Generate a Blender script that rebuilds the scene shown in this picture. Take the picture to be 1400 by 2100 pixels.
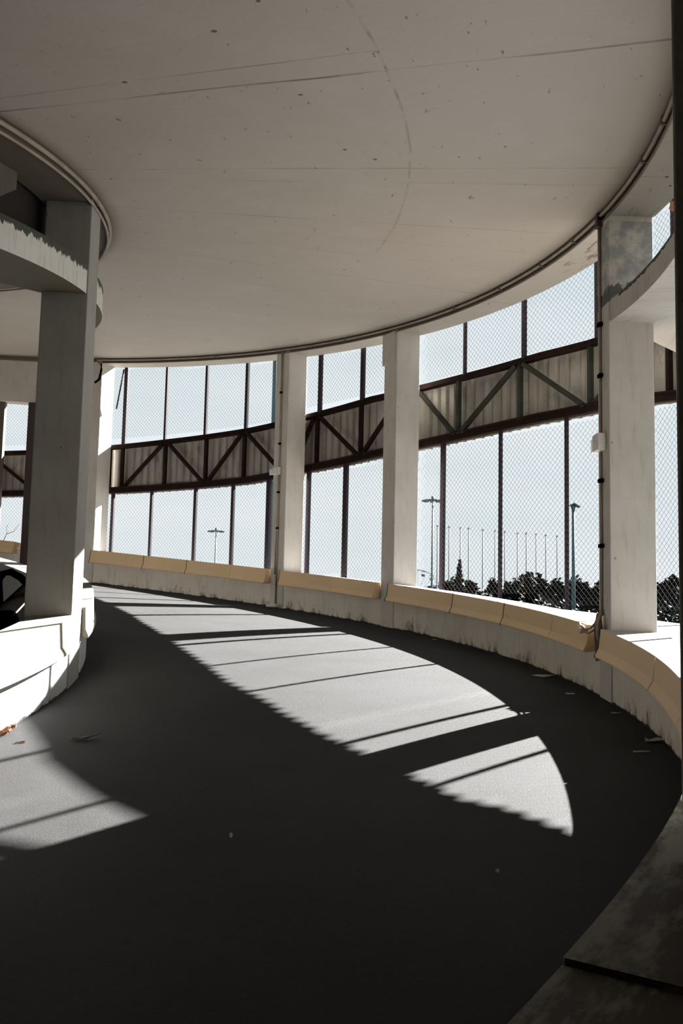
import bpy, math, random
from math import sin, cos, radians as rad, pi, sqrt, hypot
from mathutils import Vector, Matrix

S = bpy.context.scene
COL = S.collection
for o in list(bpy.data.objects):
    bpy.data.objects.remove(o)
random.seed(4)

# ------------------------------------------------------------------ camera
PITCH, ROLL, FOC = 0.10743, 0.02171, 2076.4
cam_d = bpy.data.cameras.new('camera')
cam = bpy.data.objects.new('camera', cam_d)
COL.objects.link(cam)
cam_d.sensor_fit = 'VERTICAL'
cam_d.sensor_height = 36
cam_d.lens = FOC / 2100 * 36
cam_d.clip_start = 0.05
cam_d.clip_end = 2000
cam.matrix_world = Matrix.Rotation(pi / 2 + PITCH, 4, 'X') @ Matrix.Rotation(ROLL, 4, 'Z')
S.camera = cam

# ------------------------------------------------------------------ exposure, sun, sky
S.view_settings.view_transform = 'Standard'
S.view_settings.look = 'None'
S.view_settings.exposure = 0.0
S.view_settings.gamma = 1.0

SUN_AZ, SUN_TAN = 47.3, 0.600
sun_d = bpy.data.lights.new('sun', 'SUN')
sun_d.energy = 72.0
sun_d.angle = rad(0.53)
sun_d.color = (1.0, 0.985, 0.965)
sun = bpy.data.objects.new('sun', sun_d)
COL.objects.link(sun)
sv = Vector((cos(rad(SUN_AZ)), sin(rad(SUN_AZ)), SUN_TAN))
sun.rotation_euler = sv.to_track_quat('Z', 'Y').to_euler()
sun.location = (30, 40, 30)

W = bpy.data.worlds.new('sky')
S.world = W
W.use_nodes = True
wn, wl = W.node_tree.nodes, W.node_tree.links
wn.clear()
wo = wn.new('ShaderNodeOutputWorld')
bg = wn.new('ShaderNodeBackground')
tc = wn.new('ShaderNodeTexCoord')
sx = wn.new('ShaderNodeSeparateXYZ')
wl.new(tc.outputs['Generated'], sx.inputs[0])
rp = wn.new('ShaderNodeValToRGB')
wl.new(sx.outputs['Z'], rp.inputs['Fac'])
rp.color_ramp.elements[0].position = 0.0
rp.color_ramp.elements[0].color = (0.80, 0.87, 0.90, 1)
rp.color_ramp.elements[1].position = 0.6
rp.color_ramp.elements[1].color = (0.66, 0.78, 0.84, 1)
mp = wn.new('ShaderNodeMapping')
wl.new(tc.outputs['Generated'], mp.inputs['Vector'])
mp.inputs['Scale'].default_value = (1.6, 1.6, 7.0)
mp.inputs['Rotation'].default_value = (0.15, 0.25, 0.0)
nz = wn.new('ShaderNodeTexNoise')
nz.inputs['Scale'].default_value = 1.7
nz.inputs['Detail'].default_value = 5
wl.new(mp.outputs[0], nz.inputs['Vector'])
cr = wn.new('ShaderNodeValToRGB')
wl.new(nz.outputs['Fac'], cr.inputs['Fac'])
cr.color_ramp.elements[0].position = 0.42
cr.color_ramp.elements[1].position = 0.70
mx = wn.new('ShaderNodeMixRGB')
wl.new(cr.outputs[0], mx.inputs['Fac'])
wl.new(rp.outputs[0], mx.inputs['Color1'])
mx.inputs['Color2'].default_value = (0.88, 0.93, 0.95, 1)
wl.new(mx.outputs[0], bg.inputs['Color'])
bg.inputs['Strength'].default_value = 1.0
wl.new(bg.outputs[0], wo.inputs['Surface'])

# ------------------------------------------------------------------ ramp geometry
CX, CY = -8.9006, 7.6809          # centre of the helical ramp
R_OUT, R_IN = 11.038, 6.80
K = 1.03858                        # rise per radian
ZF = -0.6125                       # floor height at angle 0
H = 4.0                            # floor to ceiling


def fz(deg):
    return ZF + K * rad(deg)


def P(r, deg, zrel):
    """point at radius r, angle deg, zrel above the ramp floor"""
    a = rad(deg)
    return (CX + r * cos(a), CY + r * sin(a), fz(deg) + zrel)


def PA(r, deg, z):
    a = rad(deg)
    return (CX + r * cos(a), CY + r * sin(a), z)


RT = [(-60, 14.5), (-20, 13.9), (-10, 13.5), (4, 12.85), (10, 12.6), (17, 12.3), (21, 12.0), (28, 11.72), (36, 11.5), (43, 11.45), (120, 11.45)]
ZT = [(-14, 2.15), (0.5, 2.45), (2, 2.55), (5, 2.74), (8, 2.90), (12, 3.13), (16, 3.28), (36, 3.26), (43, 3.2), (50, 3.14), (60, 3.11), (70, 3.06), (120, 3.0)]
ZB = [(-14, 1.1), (0.3, 1.77), (1.8, 1.86), (3.8, 1.97), (5, 2.08), (8, 2.2), (12, 2.34), (16, 2.43), (24, 2.42), (32, 2.38), (43, 2.29), (50, 2.22), (70, 2.2), (120, 2.15)]


def interp(tab, x):
    if x <= tab[0][0]:
        return tab[0][1]
    for (a, b), (c, d) in zip(tab, tab[1:]):
        if x <= c:
            return b + (d - b) * (x - a) / (c - a)
    return tab[-1][1]


def rt(d): return interp(RT, d)
def zt(d): return interp(ZT, d)
def zb(d): return interp(ZB, d)


# ------------------------------------------------------------------ mesh helpers
class MB:
    def __init__(s):
        s.v, s.f, s.uv, s.sm = [], [], [], []

    def poly(s, pts, uvs=None, smooth=False):
        n = len(s.v)
        s.v += [tuple(p) for p in pts]
        s.f.append(tuple(range(n, n + len(pts))))
        s.uv.append(uvs or [(0, 0)] * len(pts))
        s.sm.append(smooth)

    def hexa(s, c):
        """eight corners: four below, four above, both the same way round"""
        n = len(s.v)
        s.v += [tuple(p) for p in c]
        L = [tuple(p) for p in c]
        for q in ((3, 2, 1, 0), (4, 5, 6, 7), (0, 1, 5, 4), (1, 2, 6, 5), (2, 3, 7, 6), (3, 0, 4, 7)):
            s.f.append(tuple(n + i for i in q))
            # box mapping: horizontal run and height
            a, b = Vector(L[q[0]]), Vector(L[q[1]])
            if q in ((3, 2, 1, 0), (4, 5, 6, 7)):
                s.uv.append([(L[i][0], L[i][1]) for i in q])
            else:
                w = (b - a).length
                s.uv.append([(n * .37, L[q[0]][2]), (n * .37 + w, L[q[1]][2]), (n * .37 + w, L[q[2]][2]), (n * .37, L[q[3]][2])])
            s.sm.append(False)

    def bar(s, a, b, w, h=None, up=(0, 0, 1)):
        a, b, up = Vector(a), Vector(b), Vector(up)
        h = w if h is None else h
        d = (b - a).normalized()
        x = d.cross(up)
        if x.length < 1e-3:
            x = d.cross(Vector((1, 0, 0)))
        x.normalize()
        y = x.cross(d)
        x, y = x * w / 2, y * h / 2
        s.hexa([a - x - y, a + x - y, a + x + y, a - x + y, b - x - y, b + x - y, b + x + y, b - x + y])

    def tube(s, pts, r, n=8, cap=True, r2=None):
        pts = [Vector(p) for p in pts]
        m = len(pts)
        base = len(s.v)
        for i, p in enumerate(pts):
            d = (pts[min(i + 1, m - 1)] - pts[max(i - 1, 0)]).normalized()
            u = d.cross(Vector((0, 0, 1)))
            if u.length < 0.05:
                u = d.cross(Vector((0.6, 0.8, 0)))
            u.normalize()
            w = u.cross(d)
            rr = r if r2 is None else r + (r2 - r) * i / (m - 1)
            for j in range(n):
                a = 2 * pi * j / n
                s.v.append(tuple(p + u * cos(a) * rr + w * sin(a) * rr))
        for i in range(m - 1):
            for j in range(n):
                k = (j + 1) % n
                s.f.append((base + i * n + j, base + i * n + k, base + (i + 1) * n + k, base + (i + 1) * n + j))
                s.uv.append([(0, 0)] * 4)
                s.sm.append(n > 4)
        if cap:
            s.f.append(tuple(base + j for j in range(n))[::-1])
            s.uv.append([(0, 0)] * n)
            s.sm.append(False)
            s.f.append(tuple(base + (m - 1) * n + j for j in range(n)))
            s.uv.append([(0, 0)] * n)
            s.sm.append(False)

    def sweep(s, prof, d0, d1, step=1.5, absz=False, jitter=None):
        """closed profile [(r, zrel)] swept along the helix (or level when absz)"""
        n = max(1, int(math.ceil(abs(d1 - d0) / step)))
        m = len(prof)
        F = PA if absz else P
        base = len(s.v)
        plen = [0]
        for a, b in zip(prof, prof[1:] + prof[:1]):
            plen.append(plen[-1] + hypot(a[0] - b[0], a[1] - b[1]))
        for i in range(n + 1):
            d = d0 + (d1 - d0) * i / n
            for (r, z) in prof:
                s.v.append(F(r, d, z))
        wide = {}
        for j in range(m):                       # wide strips get rows of their own, shaded smooth
            k = (j + 1) % m
            if abs(prof[j][0] - prof[k][0]) > 0.25:
                wide[j] = len(s.v)
                for i in range(n + 1):
                    d = d0 + (d1 - d0) * i / n
                    s.v.append(F(prof[j][0], d, prof[j][1]))
                    s.v.append(F(prof[k][0], d, prof[k][1]))
        for i in range(n):
            u0, u1 = rad(d0 + (d1 - d0) * i / n), rad(d0 + (d1 - d0) * (i + 1) / n)
            for j in range(m):
                k = (j + 1) % m
                if j in wide:
                    q = wide[j] + 2 * i
                    s.f.append((q, q + 2, q + 3, q + 1))
                    s.uv.append([(u0 * 10, prof[j][0]), (u1 * 10, prof[j][0]), (u1 * 10, prof[k][0]), (u0 * 10, prof[k][0])])
                    s.sm.append(True)
                    continue
                s.f.append((base + i * m + j, base + (i + 1) * m + j, base + (i + 1) * m + k, base + i * m + k))
                ra, rb = prof[j][0], prof[k][0]
                if abs(ra - rb) > 0.25:      # a flat, wide strip: polar map (angle*10, radius)
                    s.uv.append([(u0 * 10, ra), (u1 * 10, ra), (u1 * 10, rb), (u0 * 10, rb)])
                else:                        # an upright strip: run and height
                    s.uv.append([(u0 * ra, prof[j][1]), (u1 * ra, prof[j][1]), (u1 * rb, prof[k][1]), (u0 * rb, prof[k][1])])
                s.sm.append(False)
        s.f.append(tuple(base + j for j in range(m)))
        s.uv.append([(prof[j][0], prof[j][1]) for j in range(m)])
        s.sm.append(False)
        s.f.append(tuple(base + n * m + j for j in range(m))[::-1])
        s.uv.append([(prof[j][0], prof[j][1]) for j in range(m)][::-1])
        s.sm.append(False)

    def build(s, name, mat, parent=None, bevel=0, recalc=True):
        me = bpy.data.meshes.new(name)
        org = Vector(s.v[0]) if s.v else Vector((0, 0, 0))
        if parent is None:
            xs, ys, zs = zip(*s.v)
            org = Vector(((min(xs) + max(xs)) / 2, (min(ys) + max(ys)) / 2, min(zs)))
        else:
            org = Vector(parent.location)
            pp = parent.parent
            while pp:
                org = org + Vector(pp.location)
                pp = pp.parent
        me.from_pydata([tuple(Vector(p) - org) for p in s.v], [], s.f)
        uvl = me.uv_layers.new(name='run')
        i = 0
        flat = []
        for u in s.uv:
            for q in u:
                flat += [q[0], q[1]]
        uvl.data.foreach_set('uv', flat)
        me.polygons.foreach_set('use_smooth', s.sm)
        me.materials.append(mat)
        me.validate()
        if recalc:
            import bmesh
            bm = bmesh.new()
            bm.from_mesh(me)
            bmesh.ops.recalc_face_normals(bm, faces=bm.faces)
            bm.to_mesh(me)
            bm.free()
        me.update()
        o = bpy.data.objects.new(name, me)
        COL.objects.link(o)
        if parent is None:
            o.location = org
        else:
            o.parent = parent
        if bevel:
            b = o.modifiers.new('bevel', 'BEVEL')
            b.width = bevel
            b.segments = 2
            b.limit_method = 'ANGLE'
        return o


def tag(o, label, cat, group=None, kind=None):
    if label:
        o['label'] = label
    if cat:
        o['category'] = cat
    if group:
        o['group'] = group
    if kind:
        o['kind'] = kind
    return o


def empty(name, loc, label, cat, group=None):
    o = bpy.data.objects.new(name, None)
    COL.objects.link(o)
    o.location = loc
    o.empty_display_size = 0.2
    return tag(o, label, cat, group)


def struct(o):
    o['kind'] = 'structure'
    return o


# ------------------------------------------------------------------ materials
def newmat(name):
    m = bpy.data.materials.new(name)
    m.use_nodes = True
    n, l = m.node_tree.nodes, m.node_tree.links
    b = n['Principled BSDF']
    return m, n, l, b


def noise(n, l, vec, scale, detail=4, rough=0.55, lo=0.4, hi=0.6, map_scale=None):
    if map_scale:
        mp = n.new('ShaderNodeMapping')
        mp.inputs['Scale'].default_value = map_scale
        l.new(vec, mp.inputs['Vector'])
        vec = mp.outputs[0]
    t = n.new('ShaderNodeTexNoise')
    t.inputs['Scale'].default_value = scale
    t.inputs['Detail'].default_value = detail
    t.inputs['Roughness'].default_value = rough
    l.new(vec, t.inputs['Vector'])
    r = n.new('ShaderNodeMapRange')
    r.inputs['From Min'].default_value = lo
    r.inputs['From Max'].default_value = hi
    l.new(t.outputs['Fac'], r.inputs['Value'])
    return r.outputs[0]


def math_(n, l, op, a, b=None, clamp=False):
    m = n.new('ShaderNodeMath')
    m.operation = op
    m.use_clamp = clamp
    for i, x in enumerate((a, b)):
        if x is None:
            continue
        if isinstance(x, (int, float)):
            m.inputs[i].default_value = x
        else:
            l.new(x, m.inputs[i])
    return m.outputs[0]


def mixc(n, l, fac, a, b):
    m = n.new('ShaderNodeMixRGB')
    if isinstance(fac, (int, float)):
        m.inputs['Fac'].default_value = fac
    else:
        l.new(fac, m.inputs['Fac'])
    for i, x in (('Color1', a), ('Color2', b)):
        if isinstance(x, tuple):
            m.inputs[i].default_value = (*x, 1)
        else:
            l.new(x, m.inputs[i])
    return m.outputs[0]


def band(n, l, val, centre, width):
    """1 on the line val == centre, falling to 0 at width"""
    d = math_(n, l, 'ABSOLUTE', math_(n, l, 'SUBTRACT', val, centre))
    return math_(n, l, 'SUBTRACT', 1.0, math_(n, l, 'DIVIDE', d, width), clamp=True)


def bump(n, l, b, h, strength, dist=0.01):
    k = n.new('ShaderNodeBump')
    k.inputs['Strength'].default_value = strength
    k.inputs['Distance'].default_value = dist
    l.new(h, k.inputs['Height'])
    l.new(k.outputs[0], b.inputs['Normal'])


def simple(name, col, rough=0.7, metal=0.0, var=None, vscale=12, bumpy=0, spec=None):
    m, n, l, b = newmat(name)
    b.inputs['Roughness'].default_value = rough
    b.inputs['Metallic'].default_value = metal
    if spec is not None:
        b.inputs['Specular IOR Level'].default_value = spec
    t = n.new('ShaderNodeTexCoord').outputs['Object']
    f = noise(n, l, t, vscale, 5, 0.6, 0.35, 0.68)
    l.new(mixc(n, l, f, col, var or tuple(c * 0.75 for c in col)), b.inputs['Base Color'])
    if bumpy:
        bump(n, l, b, f, bumpy)
    return m


def concrete(name, col, dark, top_stain=None, foot=None, streak=0.25, amount=0.5, under=None, patch=None):
    """painted concrete with blotches, pores and grime; stain heights are in the run map"""
    m, n, l, b = newmat(name)
    b.inputs['Roughness'].default_value = 0.85
    b.inputs['Specular IOR Level'].default_value = 0.25
    tcn = n.new('ShaderNodeTexCoord')
    ob, uv = tcn.outputs['Object'], tcn.outputs['UV']
    c = mixc(n, l, math_(n, l, 'MULTIPLY', noise(n, l, ob, 1.7, 6, 0.6, 0.42, 0.70), amount), col, tuple(x * y for x, y in zip(col, (.72, .68, .62))))
    st = noise(n, l, uv, 3.0, 5, 0.65, 0.52, 0.74, (6, 0.7, 1))
    c = mixc(n, l, math_(n, l, 'MULTIPLY', st, streak), c, dark)
    v = n.new('ShaderNodeTexVoronoi')
    v.inputs['Scale'].default_value = 5.5
    l.new(ob, v.inputs['Vector'])
    pores = math_(n, l, 'LESS_THAN', v.outputs['Distance'], 0.055)
    c = mixc(n, l, math_(n, l, 'MULTIPLY', pores, 0.65), c, dark)
    sep = n.new('ShaderNodeSeparateXYZ')
    l.new(uv, sep.inputs[0])
    h = sep.outputs['Y']
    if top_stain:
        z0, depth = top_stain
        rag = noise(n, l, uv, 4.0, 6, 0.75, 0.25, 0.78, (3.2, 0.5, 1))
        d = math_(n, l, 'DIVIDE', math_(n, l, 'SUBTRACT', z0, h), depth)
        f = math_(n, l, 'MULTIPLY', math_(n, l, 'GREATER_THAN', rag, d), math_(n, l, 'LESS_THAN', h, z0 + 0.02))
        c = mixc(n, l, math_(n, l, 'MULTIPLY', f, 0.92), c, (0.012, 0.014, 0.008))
        gs = n.new('ShaderNodeSeparateXYZ')         # upward faces blackened so they bounce no light to the ceiling
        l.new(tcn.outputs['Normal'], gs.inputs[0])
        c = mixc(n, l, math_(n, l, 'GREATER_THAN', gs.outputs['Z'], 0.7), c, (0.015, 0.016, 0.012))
    if patch:
        pz = math_(n, l, 'MULTIPLY', math_(n, l, 'GREATER_THAN', h, patch[0]), math_(n, l, 'LESS_THAN', h, patch[1]))
        lo = math_(n, l, 'DIVIDE', math_(n, l, 'SUBTRACT', h, patch[0]), patch[1] - patch[0])
        c = mixc(n, l, math_(n, l, 'MULTIPLY', pz, noise(n, l, ob, 2.6, 5, 0.6, 0.42, 0.50)), c, (0.30, 0.30, 0.30))
        bl = math_(n, l, 'GREATER_THAN', noise(n, l, ob, 3.4, 6, 0.7, 0.3, 0.8), math_(n, l, 'MULTIPLY', lo, 1.9))
        c = mixc(n, l, math_(n, l, 'MULTIPLY', math_(n, l, 'MULTIPLY', pz, bl), 0.8), c, (0.045, 0.045, 0.042))
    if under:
        gu = n.new('ShaderNodeSeparateXYZ')         # underside darkened in the colour, in place of shade
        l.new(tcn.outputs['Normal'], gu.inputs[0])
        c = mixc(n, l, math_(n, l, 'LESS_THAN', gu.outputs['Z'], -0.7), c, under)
    if foot:
        z0, depth = foot
        rag = noise(n, l, uv, 2.2, 7, 0.75, 0.45, 0.85, (1.6, 0.8, 1))
        d = math_(n, l, 'DIVIDE', math_(n, l, 'SUBTRACT', h, z0), depth)
        g = math_(n, l, 'MULTIPLY', math_(n, l, 'SUBTRACT', rag, d), 3.0, clamp=True)
        c = mixc(n, l, math_(n, l, 'MULTIPLY', g, 0.85), c, (0.03, 0.025, 0.015))
        edge = math_(n, l, 'LESS_THAN', h, math_(n, l, 'ADD', z0 + 0.006, math_(n, l, 'MULTIPLY', rag, 0.045)))
        c = mixc(n, l, math_(n, l, 'MULTIPLY', edge, 0.9), c, (0.015, 0.012, 0.008))
    l.new(c, b.inputs['Base Color'])
    bump(n, l, b, noise(n, l, ob, 22, 5, 0.6, 0.3, 0.7), 0.25, 0.01)
    return m


M_wall = concrete('dirty_white_concrete', (0.70, 0.63, 0.54), (0.10, 0.08, 0.055), foot=(0.0, 0.42))
M_column = concrete('painted_column_concrete', (0.54, 0.505, 0.455), (0.14, 0.11, 0.08), streak=0.22)
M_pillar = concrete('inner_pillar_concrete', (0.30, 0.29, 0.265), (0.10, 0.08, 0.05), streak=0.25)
M_inwall = concrete('white_inner_wall', (0.50, 0.495, 0.49), (0.16, 0.15, 0.13), foot=(0.0, 0.20), streak=0.30)
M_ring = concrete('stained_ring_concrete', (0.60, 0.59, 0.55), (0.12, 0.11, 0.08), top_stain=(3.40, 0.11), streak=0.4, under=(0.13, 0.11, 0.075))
M_plain = concrete('bare_concrete', (0.12, 0.105, 0.085), (0.05, 0.04, 0.03), streak=0.3)


def ceiling_mat():
    m, n, l, b = newmat('ceiling_plaster')
    b.inputs['Roughness'].default_value = 0.75
    b.inputs['Specular IOR Level'].default_value = 0.3
    tcn = n.new('ShaderNodeTexCoord')
    ob, uv = tcn.outputs['Object'], tcn.outputs['UV']
    sep = n.new('ShaderNodeSeparateXYZ')
    l.new(uv, sep.inputs[0])
    u, r = sep.outputs['X'], sep.outputs['Y']
    col, dk = (0.42, 0.38, 0.33), (0.12, 0.085, 0.055)
    c = mixc(n, l, math_(n, l, 'MULTIPLY', noise(n, l, ob, 0.9, 5, 0.6, 0.40, 0.70), 0.30), col, (0.37, 0.31, 0.25))
    c = mixc(n, l, math_(n, l, 'MULTIPLY', noise(n, l, ob, 2.3, 3, 0.5, 0.52, 0.72), 0.30), c, (0.48, 0.44, 0.40))
    # radial formwork joints, some long, wobbling a little
    wob = math_(n, l, 'MULTIPLY', noise(n, l, uv, 0.8, 2, 0.5, 0.0, 1.0), 0.06)
    uu = math_(n, l, 'ADD', math_(n, l, 'SUBTRACT', u, 0.045), wob)
    br = noise(n, l, uv, 1.3, 5, 0.7, 0.40, 0.60, (3, 1, 1))
    for deg, w, a in ((-13.6, .018, 1.0), (-15.2, .014, .75), (-3.4, .014, .5), (-1.4, .012, .35), (5.5, .014, .4), (9.0, .010, .3), (12.5, .010, .35), (18.3, .014, .7), (24.6, .012, .35), (31.0, .012, .3), (-24.5, .016, .5), (-33.0, .016, .4)):
        f = math_(n, l, 'MULTIPLY', band(n, l, uu, rad(deg) * 10, w), a)
        f = math_(n, l, 'MULTIPLY', f, math_(n, l, 'ADD', br, 0.15, clamp=True))
        if deg == -15.2:
            f = math_(n, l, 'MULTIPLY', f, math_(n, l, 'LESS_THAN', r, 9.4))
        c = mixc(n, l, f, c, dk)
    # the joint running along the ramp
    rr = math_(n, l, 'ADD', r, math_(n, l, 'MULTIPLY', wob, 1.2))
    f = math_(n, l, 'MULTIPLY', band(n, l, rr, 9.40, 0.014), 0.6)
    f = math_(n, l, 'MULTIPLY', f, math_(n, l, 'LESS_THAN', u, 2.1))
    f = math_(n, l, 'MULTIPLY', f, noise(n, l, uv, 1.1, 4, 0.7, 0.40, 0.62, (2, .2, 1)))
    c = mixc(n, l, f, c, dk)
    # knots and streaky specks left by the shuttering boards
    sp = noise(n, l, uv, 5.5, 3, 0.75, 0.665, 0.70, (1.0, 2.4, 1))
    c = mixc(n, l, math_(n, l, 'MULTIPLY', sp, 0.75), c, dk)
    v = n.new('ShaderNodeTexVoronoi')
    v.inputs['Scale'].default_value = 2.1
    l.new(ob, v.inputs['Vector'])
    c = mixc(n, l, math_(n, l, 'MULTIPLY', math_(n, l, 'LESS_THAN', v.outputs['Distance'], 0.035), 0.8), c, (0.05, 0.035, 0.02))
    # spalled, rusting patches and nail holes under the edge beam
    be = math_(n, l, 'GREATER_THAN', r, R_OUT + 0.12)
    near = band(n, l, u, rad(5.5) * 10, 0.95)
    spn = noise(n, l, uv, 3.2, 5, 0.7, 0.53, 0.57, (1.0, 5.0, 1))
    f = math_(n, l, 'MULTIPLY', math_(n, l, 'MULTIPLY', be, math_(n, l, 'POWER', near, 0.5)), spn)
    c = mixc(n, l, math_(n, l, 'MULTIPLY', f, 0.85), c, (0.13, 0.05, 0.025))
    v2 = n.new('ShaderNodeTexVoronoi')
    v2.inputs['Scale'].default_value = 6.5
    l.new(ob, v2.inputs['Vector'])
    f = math_(n, l, 'MULTIPLY', math_(n, l, 'MULTIPLY', math_(n, l, 'GREATER_THAN', r, R_OUT + 0.05), math_(n, l, 'LESS_THAN', u, 0.1)), math_(n, l, 'LESS_THAN', v2.outputs['Distance'], 0.09))
    c = mixc(n, l, f, c, (0.03, 0.02, 0.012))
    # grime and painted shade along the conduits at both edges
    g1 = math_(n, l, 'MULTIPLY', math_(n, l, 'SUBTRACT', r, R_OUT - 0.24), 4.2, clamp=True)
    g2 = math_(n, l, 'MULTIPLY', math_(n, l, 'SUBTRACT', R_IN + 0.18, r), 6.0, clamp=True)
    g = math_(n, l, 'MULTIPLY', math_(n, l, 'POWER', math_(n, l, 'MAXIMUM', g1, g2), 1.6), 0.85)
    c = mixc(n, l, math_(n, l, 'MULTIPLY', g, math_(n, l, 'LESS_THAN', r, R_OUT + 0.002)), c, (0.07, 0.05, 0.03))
    l.new(c, b.inputs['Base Color'])
    bump(n, l, b, noise(n, l, ob, 9, 5, 0.6, 0.3, 0.7), 0.12, 0.01)
    return m


M_ceil = ceiling_mat()


def asphalt_mat():
    m, n, l, b = newmat('ramp_asphalt')
    b.inputs['Roughness'].default_value = 0.78
    b.inputs['Specular IOR Level'].default_value = 0.06
    ob = n.new('ShaderNodeTexCoord').outputs['Object']
    c = mixc(n, l, noise(n, l, ob, 1.1, 6, 0.65, 0.38, 0.68), (0.036, 0.036, 0.036), (0.029, 0.028, 0.027))
    c = mixc(n, l, math_(n, l, 'MULTIPLY', noise(n, l, ob, 60, 3, 0.7, 0.5, 0.75), 0.5), c, (0.050, 0.050, 0.050))
    c = mixc(n, l, math_(n, l, 'MULTIPLY', noise(n, l, ob, 34, 2, 0.6, 0.66, 0.72), 0.7), c, (0.025, 0.023, 0.02))
    v = n.new('ShaderNodeTexVoronoi')
    v.inputs['Scale'].default_value = 7
    l.new(ob, v.inputs['Vector'])
    c = mixc(n, l, math_(n, l, 'LESS_THAN', v.outputs['Distance'], 0.04), c, (0.02, 0.018, 0.015))
    l.new(c, b.inputs['Base Color'])
    bump(n, l, b, noise(n, l, ob, 90, 4, 0.7, 0.3, 0.7), 0.35, 0.006)
    return m


M_asph = asphalt_mat()
M_rust = simple('rusty_steel', (0.022, 0.011, 0.008), 0.95, 0.0, (0.010, 0.006, 0.005), 7, 0.2, spec=0.08)
M_green = simple('weathered_green_steel', (0.040, 0.046, 0.036), 0.7, 0.0, (0.022, 0.016, 0.012), 4, 0.2, spec=0.1)
M_post = simple('dark_purple_steel', (0.016, 0.010, 0.020), 0.6, 0.0, (0.022, 0.012, 0.014), 9, spec=0.12)
M_wire = simple('galvanised_wire', (0.085, 0.085, 0.085), 1.0, 0.0, (0.06, 0.06, 0.06), 5, spec=0.0)
M_cable = simple('brown_cable', (0.15, 0.11, 0.08), 0.7)
M_pipe = simple('painted_conduit', (0.30, 0.24, 0.18), 0.55, 0.0, (0.20, 0.15, 0.11), 5)
M_box = simple('white_plastic', (0.62, 0.60, 0.56), 0.45, 0.0, (0.50, 0.46, 0.40), 14)
M_black = simple('black_rubber', (0.0012, 0.001, 0.001), 1.0, 0.0, (0.002, 0.0016, 0.0016), 8, spec=0.0)
M_core = simple('painted_core_shade', (0.016, 0.010, 0.009), 0.9, 0.0, (0.011, 0.007, 0.006), 3)  # near-black colour stands in for the unlit core
M_brown = simple('dark_brown_steel', (0.045, 0.026, 0.022), 0.8, 0.0, (0.03, 0.018, 0.015), 3)
M_litter = simple('old_paper', (0.42, 0.41, 0.38), 0.8, 0.0, (0.4, 0.38, 0.33), 20)
M_leaf = simple('dry_leaf', (0.25, 0.10, 0.035), 0.8, 0.0, (0.12, 0.05, 0.02), 20)
M_darkleaf = simple('black_wet_leaf', (0.02, 0.015, 0.01), 0.7)
M_pole = simple('galvanised_pole', (0.30, 0.31, 0.315), 0.9, 0.0, (0.24, 0.25, 0.255), 0.5, spec=.1)
M_teal = simple('blue_grey_lamp_steel', (0.05, 0.09, 0.105), 0.5, 0.0, (0.04, 0.07, 0.085), 0.5, spec=.1)
M_bark = simple('tree_bark', (0.06, 0.05, 0.04), 0.9)
M_ground = simple('pale_car_park_ground', (0.062, 0.058, 0.052), 0.95, 0.0, (0.045, 0.045, 0.032), 0.08)
M_gutter = simple('blue_grey_metal_flashing', (0.10, 0.12, 0.14), 0.6, 0.0, (0.08, 0.10, 0.12), 3)
M_foliage = simple('grey_green_foliage', (0.009, 0.011, 0.008), 0.9, 0.0, (0.015, 0.016, 0.011), 0.6, spec=.1)
M_conifer = simple('dark_conifer_foliage', (0.005, 0.008, 0.006), 0.8, 0.0, (0.009, 0.012, 0.008), 0.6)
M_haze = simple('distant_blue_foliage', (0.025, 0.035, 0.042), 0.9)


def cladding_mat():
    m, n, l, b = newmat('corrugated_sheet')
    b.inputs['Roughness'].default_value = 0.6
    tcn = n.new('ShaderNodeTexCoord')
    ob, uv = tcn.outputs['Object'], tcn.outputs['UV']
    c = mixc(n, l, noise(n, l, uv, 1.6, 5, 0.6, 0.35, 0.7, (3, 0.6, 1)), (0.40, 0.375, 0.34), (0.27, 0.24, 0.20))
    c = mixc(n, l, math_(n, l, 'MULTIPLY', noise(n, l, uv, 2.0, 6, 0.7, 0.55, 0.7, (2, 1, 1)), 0.6), c, (0.09, 0.07, 0.05))
    l.new(c, b.inputs['Base Color'])
    return m


M_clad = cladding_mat()


def coping_mat():
    m, n, l, b = newmat('tan_coping_panel')
    b.inputs['Roughness'].default_value = 0.6
    b.inputs['Specular IOR Level'].default_value = 0.3
    ob = n.new('ShaderNodeTexCoord').outputs['Object']
    c = mixc(n, l, math_(n, l, 'MULTIPLY', noise(n, l, ob, 1.2, 4, 0.6, 0.4, 0.7), 0.5), (0.68, 0.49, 0.29), (0.60, 0.42, 0.24))
    sp = noise(n, l, ob, 30, 4, 0.7, 0.66, 0.72)
    c = mixc(n, l, math_(n, l, 'MULTIPLY', sp, 0.5), c, (0.08, 0.05, 0.025))
    gs = n.new('ShaderNodeSeparateXYZ')
    l.new(n.new('ShaderNodeTexCoord').outputs['Normal'], gs.inputs[0])
    c = mixc(n, l, math_(n, l, 'GREATER_THAN', gs.outputs['Z'], 0.7), c, (0.33, 0.315, 0.31))   # grey top, set neutral to cool the sun it bounces
    l.new(c, b.inputs['Base Color'])
    return m


M_cop = coping_mat()
M_cream = concrete('cream_coping', (0.22, 0.205, 0.175), (0.2, 0.16, 0.1), streak=.15)


def coping_worn_mat(name, thresh, dark, col=(0.36, 0.25, 0.13), mp=(1, 1, 1), sc=3.0):
    m, n, l, b = newmat(name)
    b.inputs['Roughness'].default_value = 0.7
    tcn = n.new('ShaderNodeTexCoord')
    c = mixc(n, l, noise(n, l, tcn.outputs['UV'], sc, 6, 0.7, thresh, thresh + 0.1, mp), col, dark)
    l.new(c, b.inputs['Base Color'])
    return m


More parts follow.
